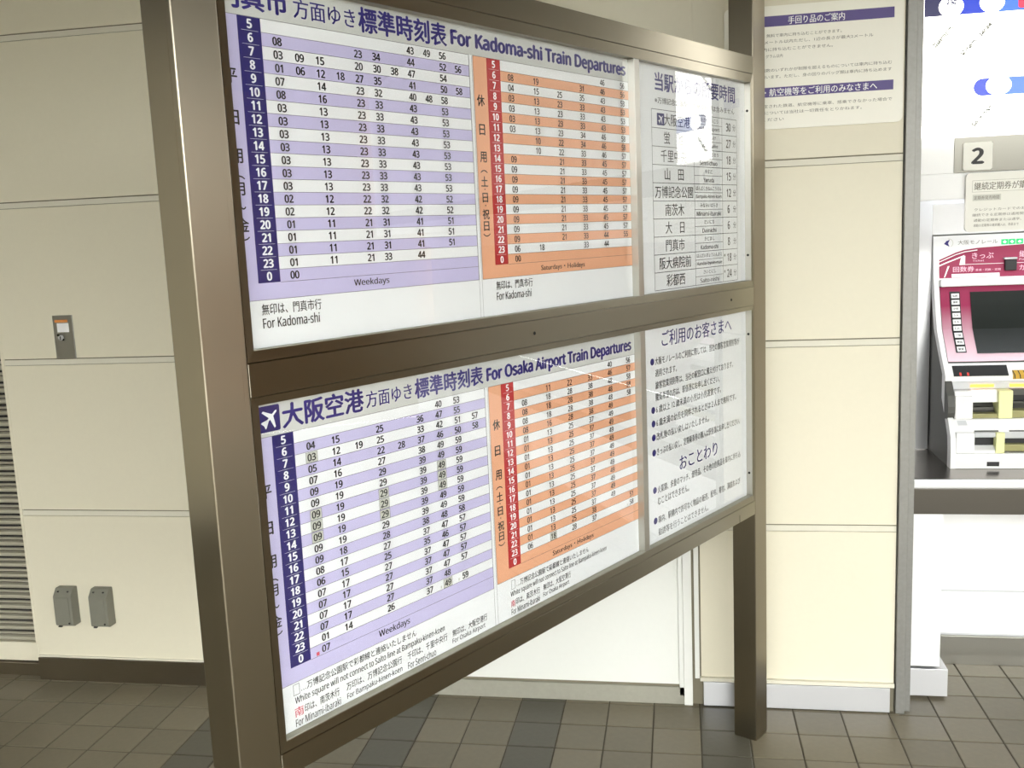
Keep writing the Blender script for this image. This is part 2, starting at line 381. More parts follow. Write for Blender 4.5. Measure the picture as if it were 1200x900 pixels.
one('panel', 'upwhite', low, 0.80, 5.9, 3.360, 3.364, 0.268, 0.616, bev=.001)
one('kick_plate', 'steel_in', low, 0.80, 5.9, 3.356, 3.60, 0.0, 0.103, bev=.001)
pil = tag(one('trim_2', 'upwhite', None, 0.6955, 0.803, AY + .004, 3.55, 0.110, 0.616, bev=.001), kind='structure')
one('pillar_base', 'chrome', pil, 0.6955, 0.828, AY, 3.42, 0.010, 0.102, bev=.0015)

# ================================================================ COUNTER
ct = empty('ticket_counter', (0.7, AY, 0.0), label='stainless steel ledge with a bright front lip under the magenta ticket machine', cat='counter')
def rel(o): o.matrix_parent_inverse = Matrix.Translation(-o.parent.location); return o
rel(one('worktop', 'worktop', ct, 0.697, 5.9, AY + .002, 3.545, 0.700, 0.7285))
rel(one('front_lip', 'chrome', ct, 0.697, 5.9, AY - .010, AY + .002, 0.700, 0.7285, bev=.003))
rel(one('apron', 'steel_apron', ct, 0.697, 5.9, AY - .006, AY + .012, 0.617, 0.699, bev=.001))

# ================================================================ TIMETABLE STAND
P0 = Vector((0.208, 2.774, 0.0)); BA = math.radians(90 - 29.584)
st = empty('timetable_stand', P0, BA, label='freestanding brushed stainless steel frame holding the glazed train timetables', cat='display stand')
PW = 0.074
for x0 in (-1.7555, 0.0):
    one('post', 'steel_v', st, x0, x0 + PW, 0, 0.072, 0.0, 2.62, bev=.0024)
one('top_rail', 'steel_h', st, -1.681, -0.0008, 0, 0.070, 1.934, 1.980, bev=.0015)
one('middle_rail', 'steel_h', st, -1.681, -0.0008, 0, 0.070, 1.311, 1.362, bev=.0012)
br_ = one('bottom_rail', 'steel_h', st, -1.681, -0.0008, 0, 0.070, 0.706, 0.746, bev=.0015)
one('back_cover', 'steel_dk', st, -1.681, -0.0008, 0.040, 0.0695, 0.746, 1.934)
def bezel(x0, x1, z0, z1, wl, wr, wb, wt):
    b = MB(); yo, yi, yb = 0.0012, 0.0022, 0.0235
    O = [(x0, z0), (x1, z0), (x1, z1), (x0, z1)]; I = [(x0 + wl, z0 + wb), (x1 - wr, z0 + wb), (x1 - wr, z1 - wt), (x0 + wl, z1 - wt)]
    vs = [(p[0], 0.030, p[1]) for p in O] + [(p[0], yo, p[1]) for p in O] + [(p[0], yi, p[1]) for p in I] + [(p[0], yb, p[1]) for p in I]
    fs = []
    for i in range(4):
        j = (i + 1) % 4
        fs += [(i, j, 4 + j, 4 + i), (4 + i, 4 + j, 8 + j, 8 + i), (8 + i, 8 + j, 12 + j, 12 + i)]
    b.add(vs, fs); return b.build('bezel', 'steel_h', st)
bezel(-1.6805, -0.0012, 1.3628, 1.9332, .0135, .011, .0165, .022)
bezel(-1.6805, -0.0012, 0.7468, 1.3102, .0135, .011, .016, .0125)
for z0, z1 in ((1.3795, 1.911), (0.763, 1.2975)):
    one('mullion', 'steel_in', st, -0.5975, -0.5755, 0.0030, 0.0235, z0, z1, bev=.0008)
    one('glass_pane', 'glass', st, -1.667, -0.5976, 0.0185, 0.0192, z0, z1)
    one('glass_pane', 'glass', st, -0.5754, -0.0125, 0.0185, 0.0192, z0, z1)
    # polished inner cheek facing the glass on the far side
    one('inner_cheek', 'steel_in', st, -0.0128, -0.0122, 0.0026, 0.0234, z0, z1)
    one('dusty_ledge', 'sill', st, -1.667, -0.0125, 0.0035, 0.0183, z0 - .0005, z0 + .0008)
for z in (1.838, 1.45, 1.23, 0.83):
    b = MB(); n = 10; r = .0035
    vs = [(-.0140 + d, .012 + r * math.cos(6.2832 * i / n), z + r * math.sin(6.2832 * i / n)) for d in (0, .0015) for i in range(n)]
    b.add(vs, [tuple(range(n))] + [(i, (i + 1) % n, n + (i + 1) % n, n + i) for i in range(n)]); b.build('screw', 'dark', st, fix=True)
for x in (-1.0, -0.14):
    b = MB(); b.disc(x, -.0006, 1.336, .0035, .002); b.build('screw', 'dark', st, fix=True)
b = MB(); b.box(-.1000, -.0985, -.0004, .002, .7065, .728); b.build('seam_mark', 'dark', st, fix=True)

# ---------------------------------------------------------------- posters (flat print, each a thing of its own)
YP = 0.0205                        # face of the sheets
E1, E2, E3 = YP - .0003, YP - .0007, YP - .0011
def sheet(name, x0, x1, z0, z1, **k):
    r = empty(name, P0, BA, **k)
    one('sheet', 'paper', r, x0, x1, YP, YP + .0015, z0, z1)
    return r
HOURS = [str(h) for h in range(5, 24)] + ['0']
def table(root, x_left, x_bar0, x_bar1, x_right, zt, zb, zend, fill, bar, data, cols, kanji, kx, foot, fx, boxed=(), marks=()):
    pitch = (zt - zb) / 20
    s = MB()
    s.rect(x_left, x_bar0, zend, zt, E1); s.rect(x_bar0, x_right, zend, zb, E1)
    for r in range(1, 20, 2): s.rect(x_bar1, x_right, zt - (r + 1) * pitch, zt - r * pitch, E1)
    s.build('striped_ground', fill, root)
    s = MB(); s.rect(x_bar0, x_bar1, zb, zt, E1); s.build('hour_bar', bar, root)
    s = MB(); t = .0006
    for r in range(1, 20): s.rect(x_bar1, x_right, zt - r * pitch - t / 2, zt - r * pitch + t / 2, E2)
    s.rect(x_bar1, x_right, zb - t, zb, E2); s.rect(x_left, x_right, zend - t, zend, E2); s.rect(x_left, x_right, zt, zt + t, E2)
    s.rect(x_right - t, x_right, zend, zt, E2); s.rect(x_left, x_left + t, zend, zt, E2)
    s.build('ruled_lines', 'line', root)
    s = MB()
    for r in range(20):
        text_c(s, HOURS[r], (x_bar0 + x_bar1) / 2 + .0005, zt - (r + .5) * pitch, .0134, E2, bold=.045, wf=.98)
        if r: s.rect(x_bar0 + .006, x_bar1 - .005, zt - r * pitch - .0002, zt - r * pitch + .0002, E2)
    s.build('hour_figures', 'white_ink', root)
    s = MB(); g = MB()
    for r, row in enumerate(data):
        for ci, v in row.items():
            x = cols[ci]; z = zt - (r + .5) * pitch - .0003
            text_c(s, v, x, z, .0124, E3, bold=.034 if fill == 'lav' else .022, wf=.97)
            if (r, ci) in boxed: g.rect(x - .0115, x + .0115, z - .0082, z + .0082, E2); s.frame(x - .0118, x + .0118, z - .0085, z + .0085, .0005, E3)
    for (r, ci) in marks:
        x = cols[ci] - .018; z = zt - (r + .5) * pitch - .004; g.rect(x - .0015, x + .0015, z - .0025, z + .0025, E2)
    s.build('minute_figures', 'black', root)
    if g.v: g.build('figure_boxes', 'box_ink', root)
    s = MB()
    for (ch, z, h, wdt) in kanji: text_fit(s, ch, kx - wdt / 2, kx + wdt / 2, z - h / 2, z + h / 2, E2, bold=.024)
    s.build('day_lettering', 'black', root)
    s = MB(); text_fit(s, foot, *fx, E2, bold=.02); s.build('caption', 'black', root)
def rows(spec):
    out = []
    for line in spec.strip().split('\n'):
        d = {}
        for k, v in enumerate(line.split()):
            if v != '_': d[k] = v
        out.append(d)
    return out
U_WK = rows('''_ _ _ _ _ _ _ 43 49 56
08 _ _ _ 23 34 _ 44 _ 52 56
03 09 15 _ 20 30 38 47 _ 54
01 06 12 18 27 35 _ 41 _ 50 58
07 _ 14 _ 23 32 _ 40 48 58
08 _ 16 _ 23 33 _ 43 _ 53
''' + '03 _ 13 _ 23 33 _ 43 _ 53\n' * 7 + '02 _ 12 _ 22 32 _ 42 _ 52\n' * 2 + '01 _ 11 _ 21 31 _ 41 _ 51\n' * 3 + '''01 _ 11 _ 21 33 _ 44
00''')
U_HD = rows('''_ _ _ _ 46 56
08 19 _ 31 46 56
04 15 25 35 43 53
''' + '03 13 23 33 43 53\n' * 3 + '''03 13 23 34 46 58
_ 10 22 34 46 58
_ 10 22 33 46 57
''' + '09 _ 21 33 45 57\n' * 8 + '''09 _ 21 33 44 55
06 18 _ 33 44
00''')
L_WK = rows('''_ _ _ _ _ _ 40 53
04 15 _ 25 _ 36 47 55
03 12 19 25 _ 33 42 51 57
05 14 _ 22 28 37 46 50 58
07 16 _ 27 _ 38 49 59
''' + '09 19 _ 29 _ 39 49 59\n' * 6 + '''09 18 _ 28 _ 38 48 58
08 17 _ 27 _ 37 47 57
06 15 _ 25 _ 35 46 57
07 17 _ 27 _ 37 47 57
07 17 _ 27 _ 37 47 57
07 17 _ 27 _ 37 47 57
07 17 _ 27 _ 37 48
01 14 _ 26 _ 37 49 59
07''')
L_HD = rows('''_ _ _ _ 40 56
_ 11 22 33 46 57
08 18 28 38 48 58
08 18 28 38 48 58
08 18 28 38 48 58
08 16 28 38 49
''' + '01 13 25 37 49\n' * 11 + '''01 13 25 38 _ 51
06 18 28 37 _ 58
_''')
def week(zs, big): return [(c, z, big * (0.9 if c in '（）' else 1.0) * (0.5 if c in '（）' else 1), big) for c, z in zs]
def kan(chars): return [(c, z, h, wd) for c, z, h, wd in chars]
# upper
up = sheet('timetable_poster', -1.6795, -0.5745, 1.366, 1.932, label='upper timetable sheet for Kadoma-shi departures, above the middle rail', cat='poster')
b = MB(); b.rect(-1.679, -0.576, 1.8608, 1.931, E1 + .0001); b.build('title_band', 'band', up)
b = MB(); text_fit(b, '門真市', -1.668, -1.5425, 1.8695, 1.909, E2, bold=.034); text_fit(b, '方面ゆき', -1.533, -1.4085, 1.8705, 1.900, E2, bold=.016)
text_fit(b, '標準時刻表', -1.4025, -1.1935, 1.8665, 1.907, E2, bold=.034); text_fit(b, 'For Kadoma-shi Train Departures', -1.184, -.607, 1.8655, 1.9015, E2, bold=.050)
b.build('title_lettering', 'ink', up)
KW = [('平', 1.775, .021, .022), ('日', 1.7165, .021, .017), ('用', 1.662, .021, .019), ('︵', 1.6315, .006, .02), ('月', 1.615, .019, .017), ('〜', 1.588, .006, .016), ('金', 1.563, .020, .021), ('︶', 1.543, .006, .02)]
KH = [('休', 1.782, .021, .022), ('日', 1.729, .020, .017), ('用', 1.679, .020, .019), ('︵', 1.6525, .006, .02), ('土', 1.634, .019, .020), ('・', 1.6195, .003, .003), ('日', 1.604, .018, .016), ('・', 1.5895, .003, .003), ('祝', 1.573, .019, .020), ('日', 1.551, .018, .016), ('︶', 1.534, .006, .02)]
table(up, -1.6785, -1.6360, -1.5955, -1.1375, 1.8605, 1.4765, 1.4515, 'lav', 'navy', U_WK, [-1.568 + .04 * i for i in range(11)], KW, -1.6545, 'Weekdays', (-1.4485, -1.369, 1.4575, 1.4715))
table(up, -1.1265, -1.0875, -1.048, -0.5830, 1.8605, 1.4765, 1.4515, 'org', 'red', U_HD, [-1.018, -.9385, -.8605, -.781, -.7025, -.623], KH, -1.1085, 'Saturdays・Holidays', (-.944, -.789, 1.4555, 1.469))
b = MB(); b.rect(-1.1372, -1.1366, 1.367, 1.86, E2); b.rect(-1.1292, -1.1286, 1.367, 1.86, E2); b.build('divider_lines', 'line', up)
b = MB()
for x0, x1, zo in ((-1.634, -1.520, 0), (-1.088, -.974, .001)):
    text_fit(b, '無印は、門真市行', x0, x1, 1.4285, 1.4455, E2, bold=.014); text_fit(b, 'For Kadoma-shi', x0, x1 - .005, 1.4085, 1.4245, E2, bold=.018)
b.build('foot_notes', 'black', up)
# lower
lo = sheet('timetable_poster', -1.6795, -0.5745, 0.760, 1.309, label='lower timetable sheet for Osaka Airport departures with a small aeroplane emblem', cat='poster')
b = MB(); b.rect(-1.679, -0.576, 1.2440, 1.308, E1 + .0001); b.build('title_band', 'band', lo)
b = MB(); b.rounded(-1.6560, -1.6170, 1.2510, 1.2915, .003, E1, YP, n=3)
em = b.build('aeroplane_emblem', 'navy', lo)
def plane(mb, cx, cz, s, y, ang):
    P = [(0, 1.0), (.09, .86), (.10, .42), (.92, -.02), (.92, -.20), (.10, .04), (.08, -.52), (.34, -.74), (.34, -.88), (0, -.80)]
    P += [(-p[0], p[1]) for p in reversed(P[1:-1])]
    ca, sa = math.cos(ang), math.sin(ang)
    pts = [(cx + s * (p[0] * ca - p[1] * sa), cz + s * (p[0] * sa + p[1] * ca)) for p in P]
    n = len(pts)
    mb.add([(cx, y, cz)] + [(p[0], y, p[1]) for p in pts], [(0, 1 + i, 1 + (i + 1) % n) for i in range(n)])
b = MB(); plane(b, -1.6365, 1.2712, .0185, E2, math.radians(-50)); b.build('aeroplane', 'white_ink', em)
b = MB(); text_fit(b, '大阪空港', -1.6135, -1.4445, 1.2505, 1.2905, E2, bold=.036); text_fit(b, '方面ゆき', -1.440, -1.331, 1.2545, 1.2825, E2, bold=.016)
text_fit(b, '標準時刻表', -1.3245, -1.139, 1.2515, 1.2885, E2, bold=.034); text_fit(b, 'For Osaka Airport Train Departures', -1.130, -.611, 1.2475, 1.2825, E2, bold=.052)
b.build('title_lettering', 'ink', lo)
dz = .617
KW2 = [(c, (z - 1.4765) * .982 + .8665, h, wd) for c, z, h, wd in KW]
KH2 = [(c, (z - 1.4765) * .982 + .8665, h, wd) for c, z, h, wd in KH]
table(lo, -1.6785, -1.6350, -1.5945, -1.1375, 1.2435, .8665, .8410, 'lav', 'navy', L_WK, [-1.5625, -1.5115, -1.4624, -1.4138, -1.365, -1.316, -1.2673, -1.2185, -1.1692], KW2, -1.6545,
      'Weekdays', (-1.446, -1.3705, .8465, .8625), boxed={(2, 0), (7, 0), (8, 0), (9, 0), (7, 3), (8, 3), (9, 3), (6, 6), (7, 6), (8, 6), (18, 6)}, marks={(3, 7), (18, 6), (18, 7)})
table(lo, -1.1265, -1.0885, -1.0495, -0.5840, 1.2435, .8665, .8450, 'org', 'red', L_HD, [-1.0168, -.937, -.8605, -.783, -.7045, -.627], KH2, -1.1070,
      'Saturdays・Holidays', (-.942, -.788, .8480, .8620), boxed={(18, 1)}, marks={(18, 5)})
b = MB(); b.rect(-1.1377, -1.1371, .761, 1.2435, E2); b.rect(-1.1292, -1.1286, .761, 1.2435, E2); b.build('divider_lines', 'line', lo)
b = MB(); b.rect(-1.583, -1.577, .868, .874, E3); text_fit(b, '南', -1.6345, -1.6165, .7825, .7985, E2, bold=.014); text_fit(b, '南', -1.087, -1.0735, .7835, .7975, E2, bold=.014); b.build('red_marks', 'redmark', lo)
b = MB()
b.frame(-1.634, -1.6215, .8195, .8375, .0006, E2); text_fit(b, '…万博記念公園駅で彩都線と連絡いたしません', -1.6185, -1.357, .8210, .8345, E2, bold=.006)
text_fit(b, 'White square will not connect to Saito line at Bampaku-kinen-koen', -1.632, -1.283, .8015, .8165, E2, bold=.012)
text_fit(b, '印は、南茨木行', -1.6145, -1.5415, .7835, .7975, E2, bold=.008); text_fit(b, 'For Minami-ibaraki', -1.634, -1.5400, .7665, .7795, E2, bold=.012)
text_fit(b, '万印は、万博記念公園行', -1.526, -1.396, .7840, .7980, E2, bold=.006); text_fit(b, 'For Bampaku-kinen-koen', -1.526, -1.3965, .7665, .7795, E2, bold=.012)
text_fit(b, '千印は、千里中央行', -1.382, -1.277, .7840, .7980, E2, bold=.006); text_fit(b, 'For Senri-chuo', -1.382, -1.309, .7665, .7795, E2, bold=.012)
text_fit(b, '無印は、大阪空港行', -1.2625, -1.162, .7840, .7980, E2, bold=.006); text_fit(b, 'For Osaka Airport', -1.2635, -1.1685, .7685, .7815, E2, bold=.012)
b.frame(-1.0835, -1.0715, .8205, .8395, .0006, E2); text_fit(b, '…万博記念公園駅で彩都線と連絡いたしません', -1.067, -.809, .8220, .8355, E2, bold=.006)
text_fit(b, 'White square will not connect to Saito line at Bampaku-kinen-koen', -1.087, -.738, .8030, .8175, E2, bold=.012)
text_fit(b, '印は、南茨木行', -1.072, -.991, .7845, .7985, E2, bold=.008); text_fit(b, 'For Minami-ibaraki', -1.0865, -.992, .7675, .7805, E2, bold=.012)
text_fit(b, '無印は、大阪空港行', -.979, -.880, .7850, .7990, E2, bold=.006); text_fit(b, 'For Osaka Airport', -.980, -.887, .7690, .7820, E2, bold=.012)
b.build('foot_notes', 'black', lo)
# journey times sheet
jt = sheet('journey_time_poster', -0.5735, 0.0, 1.366, 1.932, label='upper right white sheet listing journey times in minutes to ten stations', cat='poster')
b = MB(); text_fit(b, '当駅からの所要時間', -.482, -.069, 1.8535, 1.8965, E2, bold=.024); b.build('title_lettering', 'ink', jt)
zr = [1.8110 - .0426 * i for i in range(11)]; xa, xb, xc, xd = -.4985, -.2965, -.1450, -.0605
b = MB(); t = .0013
for z in zr: b.rect(xa, xd, z - t / 2, z + t / 2, E1)
for x in (xa, xb, xc, xd): b.rect(x - t / 2, x + t / 2, zr[-1], zr[0], E1)
for i in range(10): b.rect(xb, xc, (zr[i] + zr[i + 1]) / 2 - .0005, (zr[i] + zr[i + 1]) / 2 + .0005, E1)
b.build('ruled_table', 'black', jt)
ST = [('大阪空港', 'おおさかくうこう', 'Osaka Airport', '30', 1), ('蛍　池', 'ほたるがいけ', 'Hotarugaike', '27', 0), ('千里中央', 'せんりちゅうおう', 'Senri-chuo', '18', 0), ('山　田', 'やまだ', 'Yamada', '15', 0),
      ('万博記念公園', 'ばんぱくきねんこうえん', 'Bampaku-kinen-koen', '12', 0), ('南茨木', 'みなみいばらき', 'Minami-ibaraki', '6', 0), ('大　日', 'だいにち', 'Dainichi', '6', 0), ('門真市', 'かどまし', 'Kadoma-shi', '8', 0),
      ('阪大病院前', 'はんだいびょういんまえ', 'Handai-byoin-mae', '18', 0), ('彩都西', 'さいとにし', 'Saito-nishi', '24', 0)]
b = MB(); c = MB()
for i, (kj, hi, en, mn, ic) in enumerate(ST):
    zc = (zr[i] + zr[i + 1]) / 2; wd = {6: .185, 5: .155, 4: .125, 3: .092}[len(kj)]; xm = (xa + xb) / 2 + (.018 if ic else 0)
    text_fit(b, kj, xm - wd / 2, xm + wd / 2, zc - .0145, zc + .0145, E2, bold=.012)
    hw = min(.138, .0135 * len(hi)); text_fit(b, hi, (xb + xc) / 2 - hw / 2, (xb + xc) / 2 + hw / 2, zc + .0055, zc + .0160, E2, bold=.004)
    ew = min(.138, .0095 * len(en)); text_fit(b, en, (xb + xc) / 2 - ew / 2, (xb + xc) / 2 + ew / 2, zc - .0165, zc - .0050, E2, bold=.02)
    text_c(b, mn, xc + (.036 if len(mn) == 2 else .034), zc, .0215, E2, bold=.022, wf=.86); text_fit(b, '分', xd - .024, xd - .0075, zc - .0085, zc + .0085, E2, bold=.004)
    if i >= 8: text_fit(b, '※', xc + .004, xc + .013, zc + .002, zc + .010, E2)
text_fit(b, '※万博記念公園駅での乗換時間は含みません', -.483, -.074, 1.8245, 1.8395, E2, bold=.006)
b.build('station_lettering', 'black', jt)
b = MB(); b.rounded(-.4735, -.4405, 1.7750, 1.8030, .002, E1, YP, n=3); ej = b.build('aeroplane_emblem', 'navy', jt)
b = MB(); plane(b, -.457, 1.789, .013, E2, math.radians(-50)); b.build('aeroplane', 'white_ink', ej)
# passenger notice sheet
nt_ = sheet('passenger_notice_poster', -0.5735, 0.0, 0.760, 1.309, label='lower right white sheet of bulleted passenger rules under blue headings', cat='poster')
b = MB(); text_fit(b, 'ご利用のお客さまへ', -.473, -.100, 1.2460, 1.2860, E2, bold=.016); text_fit(b, 'おことわり', -.396, -.190, .9195, .9560, E2, bold=.016)
for z in (1.2150, 1.0960, 1.0625, 1.0280, .9900, .8955, .8175): b.rring(-.5185, z, .0090, .0085, E1, n=14)
b.build('heading_lettering', 'ink', nt_)
LN = [('大阪モノレールのご利用に際しては、当社の旅客営業規則等が', -.054, 1.2150), ('適用されます。', -.402, 1.1855), ('旅客営業規則等は、当社の駅窓口に備え付けております。', -.094, 1.1555), ('閲覧希望の方は、駅係員にお申し出ください。', -.174, 1.1265),
      ('6 歳以上 12 歳未満の小児は小児運賃です。', -.166, 1.0960), ('6 歳未満の幼児を同伴されるときは２人まで無料です。', -.076, 1.0625), ('改札後の払い戻しはいたしません。', -.236, 1.0280), ('きっぷの払い戻し、定期乗車券の購入は駅係員にお申し出ください。', -.055, .9900),
      ('火薬類、多量のマッチ、爆発品、その他の危険品を車内に持ち込', -.053, .8940), ('むことはできません。', -.350, .8645), ('車内、駅構内で許可なく物品の販売、配布、寄付、演説および', -.055, .8170), ('勧誘等を行うことはできません。', -.245, .7850)]
b = MB()
for s_, x1, z in LN: text_fit(b, s_, -.506, x1, z - .0095, z + .0095, E2, bold=.010)
b.build('body_lettering', 'black', nt_)

# ================================================================ THINGS ON THE CREAM WALL
nb = empty('notice_board', (0.39, WY, 1.806), label='white rounded notice board about luggage with two purple bands right of the far post', cat='notice board')
b = MB(); b.rounded(0.143, 0.638, 1.806, 2.150, .016, WY - .006, WY); rel(b.build('board', 'notice', nb, fix=True))
for z0, z1 in ((2.093, 2.122), (1.8965, 1.9235)):
    b = MB(); b.rect(.17, .612, z0, z1, WY - .0063); rel(b.build('purple_band', 'purple', nb))
b = MB(); text_fit(b, '手回り品のご案内', .322, .478, 2.0965, 2.1180, WY - .0070, bold=.012)
text_fit(b, '鉄道・航空機等をご利用のみなさまへ', .205, .568, 1.8990, 1.9205, WY - .0070, bold=.012); rel(b.build('band_lettering', 'white_ink', nb))
b = MB()
for s_, x0, x1, z in (('次のものは、無料で車内に持ち込むことができます。', .19, .470, 2.068), ('三辺の和が2.5メートル以内ただし、1辺の長さが最大2メートル', .17, .556, 2.050), ('次のものは車内に持ち込むことができません。', .17, .446, 2.030),
                      ('グラム以内', .26, .307, 2.011), ('大きさおよび個数のいずれかが制限を超えるものについては車内に持ち込む', .17, .607, 1.972), ('ことはお断り願います。ただし、身の回りのバッグ類は車内に持ち込めます', .17, .607, 1.9535),
                      ('法令により指定された鉄道、航空機等に乗車、搭乗できなかった場合で', .17, .609, 1.871), ('乗車の損害等については当社は一切責任をとりかねます。', .17, .527, 1.8525), ('ご了承ください', .20, .310, 1.8335)):
    text_fit(b, s_, x0, x1, z - .0048, z + .0048, WY - .0066, bold=.004)
rel(b.build('body_lettering', 'greytext', nb))

sp = empty('switch_plate', (-2.079, WY, 1.180), label='small grey steel key switch plate with orange and white stickers on the cream wall', cat='switch plate')
rel(one('plate', 'platemetal', sp, -2.116, -2.042, WY - .004, WY, 1.180, 1.329, bev=.001))
rel(one('warning_sticker', 'orange_lbl', sp, -2.108, -2.060, WY - .0046, WY - .004, 1.305, 1.314))
w_ = rel(one('white_sticker', 'white_ink', sp, -2.101, -2.057, WY - .0046, WY - .004, 1.271, 1.302))
b = MB(); b.rect(-2.097, -2.090, 1.292, 1.298, WY - .0049); b.rect(-2.084, -2.062, 1.283, 1.285, WY - .0049); b.rect(-2.084, -2.062, 1.277, 1.279, WY - .0049)
q = b.build('sticker_print', 'greytext', w_); q.matrix_parent_inverse = Matrix.Translation(-sp.location)
b = MB(); b.disc(-2.089, WY - .010, 1.252, .009, .006, n=20); b.box(-2.0905, -2.0875, WY - .0112, WY - .010, 1.246, 1.258, 'dark'); b.box(-2.100, -2.092, WY - .012, WY - .009, 1.258, 1.266, 'dark'); rel(b.build('key_lock', 'mlight', sp, fix=True))
b = MB(); b.disc(-2.083, WY - .0085, 1.246, .004, .006, 'dark', n=12); rel(b.build('key_hole', 'dark', sp, fix=True))

def outlet_box(x0, label):
    r = empty('outlet_box', (x0 + .035, WY, 0.222), label=label, cat='outlet box', group='grey outlet boxes low on the cream wall')
    b = MB(); x1 = x0 + .070; z0, z1 = .222, .360; d = .045; c = .004
    pr = [(WY, z0), (WY - d * .8, z0), (WY - d, z0 + .006), (WY - d, z1 - .026), (WY - d * .55, z1), (WY, z1)]
    b.prism(pr, x0, x1)
    o = b.build('housing', 'boxgrey', r, fix=True); rel(o)
    md = o.modifiers.new('bevel', 'BEVEL'); md.width = .003; md.segments = 2
    b = MB(); b.box(x0 + .010, x1 - .010, WY - d - .0015, WY - d + .001, z0 + .012, z1 - .032, bev=.001); o = rel(b.build('front_cover', 'boxgrey', r, fix=True))
    for xx in (x0 + .016, x1 - .016):
        b = MB(); b.box(xx - .003, xx + .003, WY - d * .80, WY - d * .7, z1 - .013, z1 - .009); rel(b.build('hinge', 'dark', r, fix=True))
    b = MB(); b.disc(x1 - .014, WY - d - .003, z0 + .014, .0035, .003, n=10); rel(b.build('screw', 'dark', r, fix=True))
    rel(one('bottom_tab', 'mgrey', r, x0 + .006, x0 + .018, WY - d * .9, WY - d * .7, z0 - .004, z0))
outlet_box(-2.212, 'grey hooded outlet box nearer the roller shutter, low on the cream wall')
outlet_box(-2.074, 'grey hooded outlet box nearer the steel post, low on the cream wall')

# ================================================================ ALCOVE SIGNS
fm = empty('fare_map_sign', (1.2, AY, 1.762), label='brightly backlit white fare map with blue route lines above the ticket machine', cat='sign')
YF = AY - .016
rel(one('light_box', 'lit_white', fm, 0.7105, 1.05, YF, AY - .0085, 1.764, 2.48, bev=.001))
b = MB(); b.rect(.7115, 1.049, 2.102, 2.162, YF - .0004, 'lit_navy'); b.rect(.80, 1.049, 2.1021, 2.1619, YF - .0006, 'lit_blue'); b.rect(.90, 1.049, 2.1022, 2.1618, YF - .0008, 'lit_blue2')
rel(b.build('route_line', 'lit_blue', fm))
b = MB(); b.quad([(1.049, YF - .0004, 1.872), (1.049, YF - .0004, 1.921)] + [(.875 + .025 * math.cos(math.radians(a)), YF - .0004, 1.8965 + .0245 * math.sin(math.radians(a))) for a in range(90, 271, 12)], 'lit_blue')
b.rect(.935, 1.049, 1.8721, 1.9209, YF - .0006, 'lit_blue2'); rel(b.build('route_line', 'lit_blue', fm))
for cx, cz, rx, rz in ((.784, 2.126, .0335, .0285), (.894, 2.130, .0335, .0285), (.918, 1.899, .0345, .027)):
    b = MB(); b.rring(cx, cz, rx, rz, YF - .0010, n=30); rel(b.build('station_oval', 'lit_white', fm))
rel(one('frame_edge', 'chrome', fm, 1.05, 1.065, YF, AY, 1.764, 2.48, bev=.001))
b = MB(); b.rounded(.963, 1.03, 2.108, 2.16, .008, YF - .0012, YF - .0010); rel(b.build('current_station_mark', 'lit_red', fm))
b = MB()
text_c(b, '250', .785, 2.138, .0150, YF - .0013, bold=.11); rel(b.build('fare_figures', 'lit_navy', fm))
b = MB(); text_c(b, '130', .787, 2.114, .010, YF - .0013); text_c(b, '250', .895, 2.137, .0145, YF - .0013, bold=.02)
text_rot(b, 'Dainichi', .741, 2.010, .0185, math.radians(47), YF - .0004, bold=.15)
text_rot(b, 'Minami-Ibaraki', .818, 1.985, .0150, math.radians(47), YF - .0004, bold=.12)
text_rot(b, 'Saito-nishi', .853, 1.784, .0145, math.radians(47), YF - .0004, bold=.12)
text_c(b, '大', .911, 2.030, .014, YF - .0004); text_c(b, '阪', .911, 2.003, .014, YF - .0004); text_c(b, '港', .911, 1.972, .014, YF - .0004, bold=-.008)
text_c(b, '210', .918, 1.902, .011, YF - .0013, bold=-.01)
rel(b.build('station_names', 'lit_grey', fm))

pq = empty('number_plaque', (.869, AY, 1.662), label='small square white plaque bearing the black figure 2', cat='sign')
b = MB(); b.rounded(.8295, .9095, 1.6630, 1.7425, .006, AY - .010, AY - .0042); rel(b.build('plate', 'plaque', pq, fix=True))
b = MB(); text_fit(b, '2', .8515, .8870, 1.6800, 1.7270, AY - .0104, bold=.045); rel(b.build('figure', 'black', pq))

pn = empty('commuter_pass_notice', (1.05, AY, 1.484), label='white rounded acrylic notice about commuter passes hung over the ticket machine', cat='notice')
b = MB(); b.rounded(.8375, 1.28, 1.484, 1.6545, .012, AY - .016, AY - .0045); o = rel(b.build('board', 'plaque', pn, fix=True))
yn = AY - .0163
b = MB(); text_fit(b, '継続定期券が購入できます', .860, 1.105, 1.6045, 1.6270, yn, bold=.02); text_fit(b, '定期券発売時間', .8600, .9300, 1.5765, 1.5880, yn - .0002, bold=.01)
for s_, x0, x1, z in (('クレジットカードでのお支払いは終日ご利用いただけます。', .862, 1.2, 1.5480), ('継続できる定期券は通用開始日の十四日前', .857, 1.08, 1.5325), ('通勤の定期券または通学、および継続の方', .861, 1.08, 1.5170), ('通勤の定期券の継続購入は、係員まで', .861, .985, 1.5020)):
    text_fit(b, s_, x0, x1, z - .0042, z + .0042, yn - .0002, bold=.004)
b.frame(.855, 1.11, 1.5990, 1.6325, .0006, yn)
rel(b.build('lettering', 'greytext', pn))
b = MB(); b.rect(.8565, .9345, 1.5735, 1.5915, yn); rel(b.build('grey_label', 'box_ink', pn))

